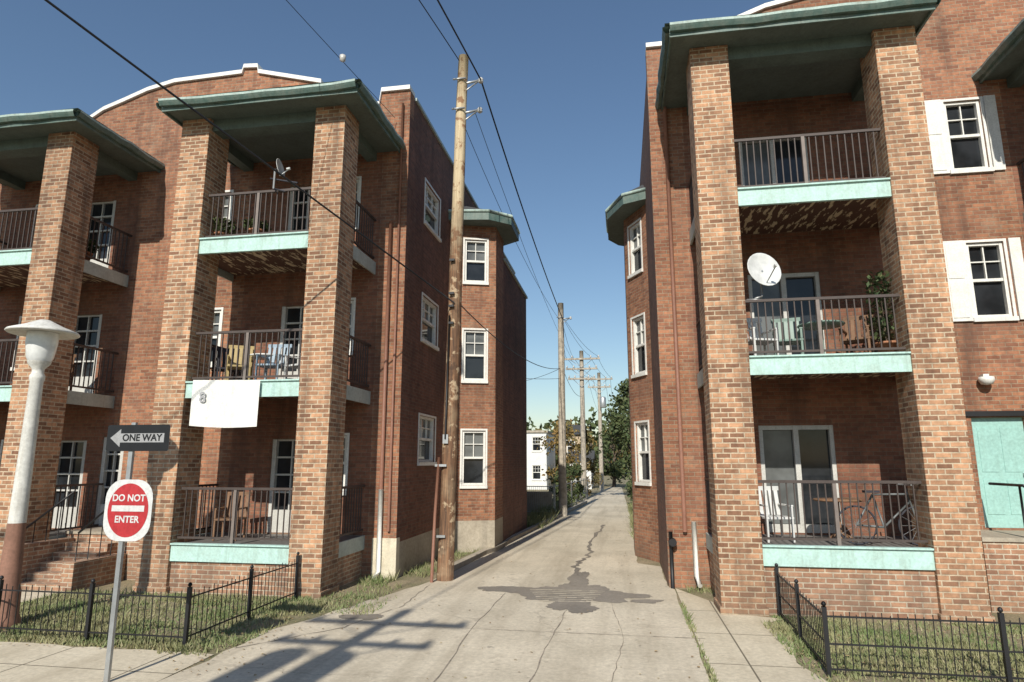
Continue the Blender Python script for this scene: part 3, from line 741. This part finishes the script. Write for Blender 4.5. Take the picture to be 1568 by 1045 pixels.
# ================================================================= BALCONY THINGS
M['plw']=plain('white_plastic',(.62,.62,.60),.4); M['ply']=plain('yellow_plastic',(.40,.30,.13),.55); M['plb']=plain('blue_plastic',(.28,.36,.43),.5); M['plg']=plain('green_plastic',(.18,.26,.22),.5); M['pld']=plain('dark_fabric',(.04,.04,.05),.8); M['terra']=plain('terracotta',(.38,.17,.09),.8)
M['wood']=plain('brown_wood',(.20,.11,.06),.7,0,.3); M['bikepaint']=plain('bicycle_grey_paint',(.13,.14,.14),.4)
def chair(x,y,z,k,rot=0,name='patio_chair'):
    mb=MB(); c,s=math.cos(rot),math.sin(rot)
    def P(a,b,h): return (x+a*c-b*s,y+a*s+b*c,z+h)
    def B(a0,a1,b0,b1,h0,h1,kk=k,sl=0):
        mb.hexa([P(a0,b0,h0),P(a1,b0,h0),P(a1,b1,h0),P(a0,b1,h0),P(a0,b0+sl,h1),P(a1,b0+sl,h1),P(a1,b1+sl,h1),P(a0,b1+sl,h1)],kk)
    B(-.26,.26,-.25,.25,.40,.44)
    for a in (-.25,.21):
        for b in (-.25,.21): B(a,a+.04,b,b+.04,0,.399)
        B(a-.01,a+.05,-.25,.26,.62,.65); B(a,a+.04,-.25,-.21,.441,.619)
    for i in range(5): B(-.25+i*.105,-.18+i*.105,.24,.27,.441,.9,k,.09)
    B(-.27,.27,.33,.37,.88,.96)
    return mb.obj(name,None,.006)
def pot(x,y,z,h=.7,r=.17,name='potted_plant',n=260):
    mb=MB(); mb.lathe([(.001,0),(r*.7,0),(r,.28),(r+.02,.28),(r+.02,.32),(r-.02,.32),(.001,.3)],'terra',(x,y,z),16)
    rr=random.Random(int(x*100))
    for i in range(7):
        a=rr.uniform(0,6.28); mb.tube([(x,y,z+.3),(x+.15*math.cos(a),y+.15*math.sin(a),z+.3+h*rr.uniform(.5,1))],.008,'bark',5)
    for i in range(n):
        a=rr.uniform(0,6.28); q=rr.random()**.5*.28; hh=z+.35+h*rr.random(); p=Vector((x+q*math.cos(a),y+q*math.sin(a),hh))
        d1=Vector((rr.uniform(-1,1),rr.uniform(-1,1),rr.uniform(-1,1))).normalized()*.06; d2=d1.cross(Vector((rr.random(),rr.random(),1))).normalized()*.03
        mb.face([p-d1,p+d2,p+d1,p-d2],'leaf')
    return mb.obj(name)
z=FL[1]
chair(-8.15,12.6,z,'ply',.5); chair(-7.35,12.55,z,'plb',.1); chair(-6.75,12.7,z,'plw',-.4); chair(-8.65,12.9,z,'pld',.8); chair(-12.9,12.9,FL[1],'wood',.8)
pot(-7.8,12.3,FL[2],.15,.16); pot(-8.7,12.4,FL[2],.3); pot(-13.4,12.6,FL[0],.6); pot(-12.8,13.0,FL[2],.3)
chair(-8.2,12.8,FL[0],'wood',.2)
z=FR_[1]
chair(2.65,12.6,z,'plw',.3); chair(3.2,12.75,z,'plg',-.2); chair(4.45,12.8,z,'wood',-.5); pot(4.85,12.5,z,1.3,.18,n=420); pot(5.2,13.0,z,.4)
def table(x,y,z,k='plw'):
    mb=MB(); mb.lathe([(.001,.7),(.4,.7),(.42,.72),(.4,.74),(.001,.74)],k,(x,y,z),24); mb.tube([(x,y,z+.02),(x,y,z+.7)],.03,k)
    for i in range(4):
        a=i*math.pi/2+.4; mb.tube([(x,y,z+.15),(x+.3*math.cos(a),y+.3*math.sin(a),z+.015)],.018,k,6)
    mb.obj('round_table')
table(-7.8,13.1,FL[1]); table(3.8,12.7,FR_[1],'plg')
chair(2.7,12.7,FR_[0],'plw',.2); table(3.9,13.0,FR_[0],'wood')
def dish(x,y,z,s=1,face=(-.35,-.8,.35)):
    mb=MB(); n=Vector(face).normalized(); q=n.to_track_quat('Z','Y').to_matrix().to_4x4()
    prof=[(.001,-.06*s),(.1*s,-.052*s),(.2*s,-.03*s),(.28*s,-.003*s),(.33*s,.02*s),(.34*s,.02*s),(.34*s,.01*s),(.28*s,-.02*s),(.1*s,-.07*s),(.001,-.08*s)]
    mb.lathe(prof,'plw',(x,y,z),24,q)
    c=Vector((x,y,z)); lnb=c+n*.38*s-Vector((0,0,.1*s))
    mb.tube([c-Vector((0,0,.3*s)),lnb],.012,'metal',6); mb.tube([lnb,lnb-n*.08],.03,'plw',8)
    mb.tube([c-n*.05,c-n*.12,c-n*.12-Vector((0,0,.45))],.02,'metal',8)
    return mb,c-n*.12-Vector((0,0,.45))
mb,e=dish(2.66,11.85,5.95,1.0,(.35,-.85,.2)); mb.tube([e,(2.5,12.0,FR_[1]+1.12)],.02,'metal',6); mb.tube([(2.62,12.0,FR_[1]+1.1),(2.35,12.0,FR_[1]+1.1)],.02,'metal',6); mb.obj('satellite_dish')
mb,e=dish(-7.1,11.9,8.75,.6,(.97,.1,.2)); mb.tube([e,(-7.0,12.0,8.25)],.02,'pld',6); 
mb.tube([(-7.35,11.95,8.55),(-6.7,11.95,8.4)],.02,'pld',6); mb.obj('satellite_dish')
def bicycle(x,y,z,fk='bikepaint'):
    mb=MB()
    def wheel(cx):
        n=28; pts=[(cx+.32*math.cos(2*math.pi*i/n),y,z+.33+.32*math.sin(2*math.pi*i/n)) for i in range(n+1)]
        mb.tube(pts,.018,'pld',6,False)
        for i in range(12):
            a=math.pi*2*i/12; mb.tube([(cx,y,z+.33),(cx+.31*math.cos(a),y,z+.33+.31*math.sin(a))],.003,'metal',4)
    a,b=x-.5,x+.5; wheel(a); wheel(b)
    bb=(x-.06,y,z+.3); seat=(x-.2,y,z+.85); head=(x+.36,y,z+.86)
    for p,q in ((bb,seat),(bb,(x+.38,y,z+.72)),(seat,head),((a,y,z+.33),bb),((a,y,z+.33),seat),((b,y,z+.33),head),(head,(x+.34,y,z+1.0))): mb.tube([p,q],.018,fk,8)
    mb.tube([(x+.34,y-.26,z+1.02),(x+.34,y+.26,z+1.02)],.014,'metal',6)
    mb.hexa([(x-.34,y-.07,z+.88),(x-.08,y-.02,z+.88),(x-.08,y+.02,z+.88),(x-.34,y+.07,z+.88),(x-.34,y-.07,z+.92),(x-.08,y-.02,z+.92),(x-.08,y+.02,z+.92),(x-.34,y+.07,z+.92)],'pld')
    mb.obj('bicycle')
bicycle(4.5,12.4,FR_[0])

# ================================================================= DISTANT THINGS
def tree(name,x,y,h,r,mat,n=2600,ls=.22,seed=1,base=.25):
    rr=random.Random(seed); mb=MB()
    mb.tube([(x,y,-.2),(x+.1,y,h*.3),(x-.05,y+.1,h*.65),(x,y,h*.9)],[h*.03,h*.022,h*.014,h*.004],'bark',8)
    cl=[]
    for i in range(16):
        a=rr.uniform(0,6.28); t=rr.uniform(base,.95); q=r*rr.uniform(.35,1)*math.sin(math.pi*min(.95,max(.12,(t-base*.6)/(1.05-base*.6))))
        c=Vector((x+q*math.cos(a),y+q*math.sin(a),h*t)); cl.append((c,r*rr.uniform(.22,.42)))
        mb.tube([(x,y,h*t*.65),tuple((Vector((x,y,h*t*.8))+c)/2),tuple(c)],[h*.01,h*.006,h*.002],'bark',5)
    k=mb.mi(mat)
    for i in range(n):
        c,cr=rr.choice(cl); d=Vector((rr.gauss(0,1),rr.gauss(0,1),rr.gauss(0,.8))); d=d.normalized()*cr*rr.uniform(.3,1.25)
        p=c+d; e=Vector((rr.gauss(0,1),rr.gauss(0,1),rr.gauss(0,1))).normalized()*ls*rr.uniform(.6,1.2); g=e.cross(Vector((rr.gauss(0,1),rr.gauss(0,1),rr.gauss(0,1)))).normalized()*ls*.5
        b=len(mb.v); mb.v+=[tuple(p-e),tuple(p+g),tuple(p+e),tuple(p-g)]; mb.f.append((b,b+1,b+2,b+3)); mb.m.append(k); mb.sm.append(False)
    return mb.obj(name)
tree('tree',.9,47,8.2,2.2,'leaf',3000,.17,2,.1); tree('tree',1.5,38,6.2,1.8,'leaf',2200,.16,3,.1); tree('tree',-.9,68,6.8,2.4,'leaf',1800,.22,4,.12)
tree('tree',-4.4,50,5.3,2.0,'leafa',1700,.18,5,.1); tree('tree',-6.2,76,7.5,3.0,'leafa',2000,.3,6,.12); tree('tree',1.0,60,9.2,2.5,'leaf',2200,.2,8,.12)
tree('bush',-3.4,38,2.1,1.0,'leaf',1300,.11,9,.1); tree('bush',-3.2,42,2.4,1.1,'leaf',1300,.11,10,.1); tree('bush',-2.9,50,2.6,1.2,'leafa',1300,.12,11,.1)
tree('bush',.95,33,1.9,.8,'leaf',1200,.10,12,.08)
mb=MB(); rr=random.Random(5)
for i in range(70):
    cx=rr.uniform(-75,50); cy=rr.uniform(112,150); hh=rr.uniform(7.5,11.5); k=mb.mi(rr.choice(['leaf','leafa','leafa']))
    mb.tube([(cx,cy,0),(cx,cy,hh*.8)],.25,'bark',5)
    for j in range(330):
        d=Vector((rr.gauss(0,1),rr.gauss(0,1),rr.gauss(0,1))).normalized()*rr.uniform(.5,1.1)
        p=Vector((cx+d.x*4.2,cy+d.y*4.2,hh*.56+d.z*hh*.5)); e=Vector((rr.gauss(0,1),rr.gauss(0,1),rr.gauss(0,1))).normalized()*.6; g=e.cross(Vector((rr.gauss(0,1),rr.gauss(0,1),1))).normalized()*.4
        b=len(mb.v); mb.v+=[tuple(p-e),tuple(p+g),tuple(p+e),tuple(p-g)]; mb.f.append((b,b+1,b+2,b+3)); mb.m.append(k); mb.sm.append(False)
mb.obj('distant_trees')
def house(name,x0,x1,y0,y1,h,k,wins,roofh=0,nf=2):
    mb=MB(); f=Fr((x0,y0),(x1,y0)); L=x1-x0; hs=[]
    for j in range(nf):
        for i in range(wins):
            u=L*(i+.5)/wins; z=.9+j*2.6
            hs.append((u-.4,u+.4,z,z+1.3,'sash'))
    wall(mb,f,-.1,h,hs,k); 
    for q in hs: fill(mb,f,q,'sashd')
    f2=Fr((x1,y0),(x1,y1)); hs=[(1+i*2.2,1.8+i*2.2,.9+j*2.6,2.2+j*2.6,'sash') for i in range(max(1,int((y1-y0-1)/2.2))) for j in range(nf)]
    wall(mb,f2,-.1,h,hs,k)
    for q in hs: fill(mb,f2,q,'sashd')
    mb.face([(x0,y1,0),(x0,y0,0),(x0,y0,h),(x0,y1,h)],k); mb.face([(x1,y1,0),(x0,y1,0),(x0,y1,h),(x1,y1,h)],k)
    if roofh:
        a,b=x0-.3,x1+.3; c,d=y0-.3,y1+.3; m=(c+d)/2
        mb.face([(a,c,h),(b,c,h),(b,m,h+roofh),(a,m,h+roofh)],'roofing'); mb.face([(b,d,h),(a,d,h),(a,m,h+roofh),(b,m,h+roofh)],'roofing')
        mb.face([(x1,y0,h),(x1,y1,h),(x1,m,h+roofh)],k); mb.face([(x0,y1,h),(x0,y0,h),(x0,m,h+roofh)],k)
    else: mb.box(x0-.15,x1+.15,y0-.15,y1+.15,h,h+.2,'greywood')
    mb.obj(name)
M['sidingw']=paint('white_siding',(.74,.74,.72),.2); M['sidingt']=paint('tan_siding',(.50,.38,.24),.3)
house('white_house',-12.5,-6.9,60,68,5.2,'sidingw',3); house('tan_house',-6.6,-4.2,70,76,5.4,'sidingt',1,1.2); house('garage',-4.9,-2.9,62,66,2.6,'sidingw',1,1.0,1)
house('brick_row_house',-30,-13.2,58,68,6.5,'side',7)
mb=MB(); mb.box(-14,-3.6,33.5,33.7,0,1.0,'stone'); mb.obj('garden_wall')

# ================================================================= LIGHT / CAMERA
d=Vector((.07,1,-.72)).normalized()
L=bpy.data.lights.new('sun','SUN'); L.energy=5; L.angle=math.radians(.5); L.color=(1,.95,.85)
o=bpy.data.objects.new('sun',L); S.collection.objects.link(o); o.rotation_euler=d.to_track_quat('-Z','Y').to_euler()
W=bpy.data.worlds.new('World'); S.world=W; W.use_nodes=True; nt=W.node_tree
sk=nt.nodes.new('ShaderNodeTexSky'); sk.sky_type='NISHITA'; sk.sun_disc=False
sk.sun_elevation=math.asin(-d.z); sk.sun_rotation=math.atan2(-d.x,-d.y)
sk.air_density=1.3; sk.dust_density=.25; sk.ozone_density=4
nt.links.new(sk.outputs[0],nt.nodes['Background'].inputs[0]); nt.nodes['Background'].inputs[1].default_value=.105
cam=bpy.data.cameras.new('camera'); co=bpy.data.objects.new('camera',cam); S.collection.objects.link(co)
cam.sensor_width=36; cam.sensor_fit='HORIZONTAL'; cam.lens=36*980/1568; cam.clip_end=3000; cam.clip_start=.1
co.location=(0,0,2.5); co.rotation_euler=(math.radians(90+10.7),0,math.radians(9.6)); S.camera=co
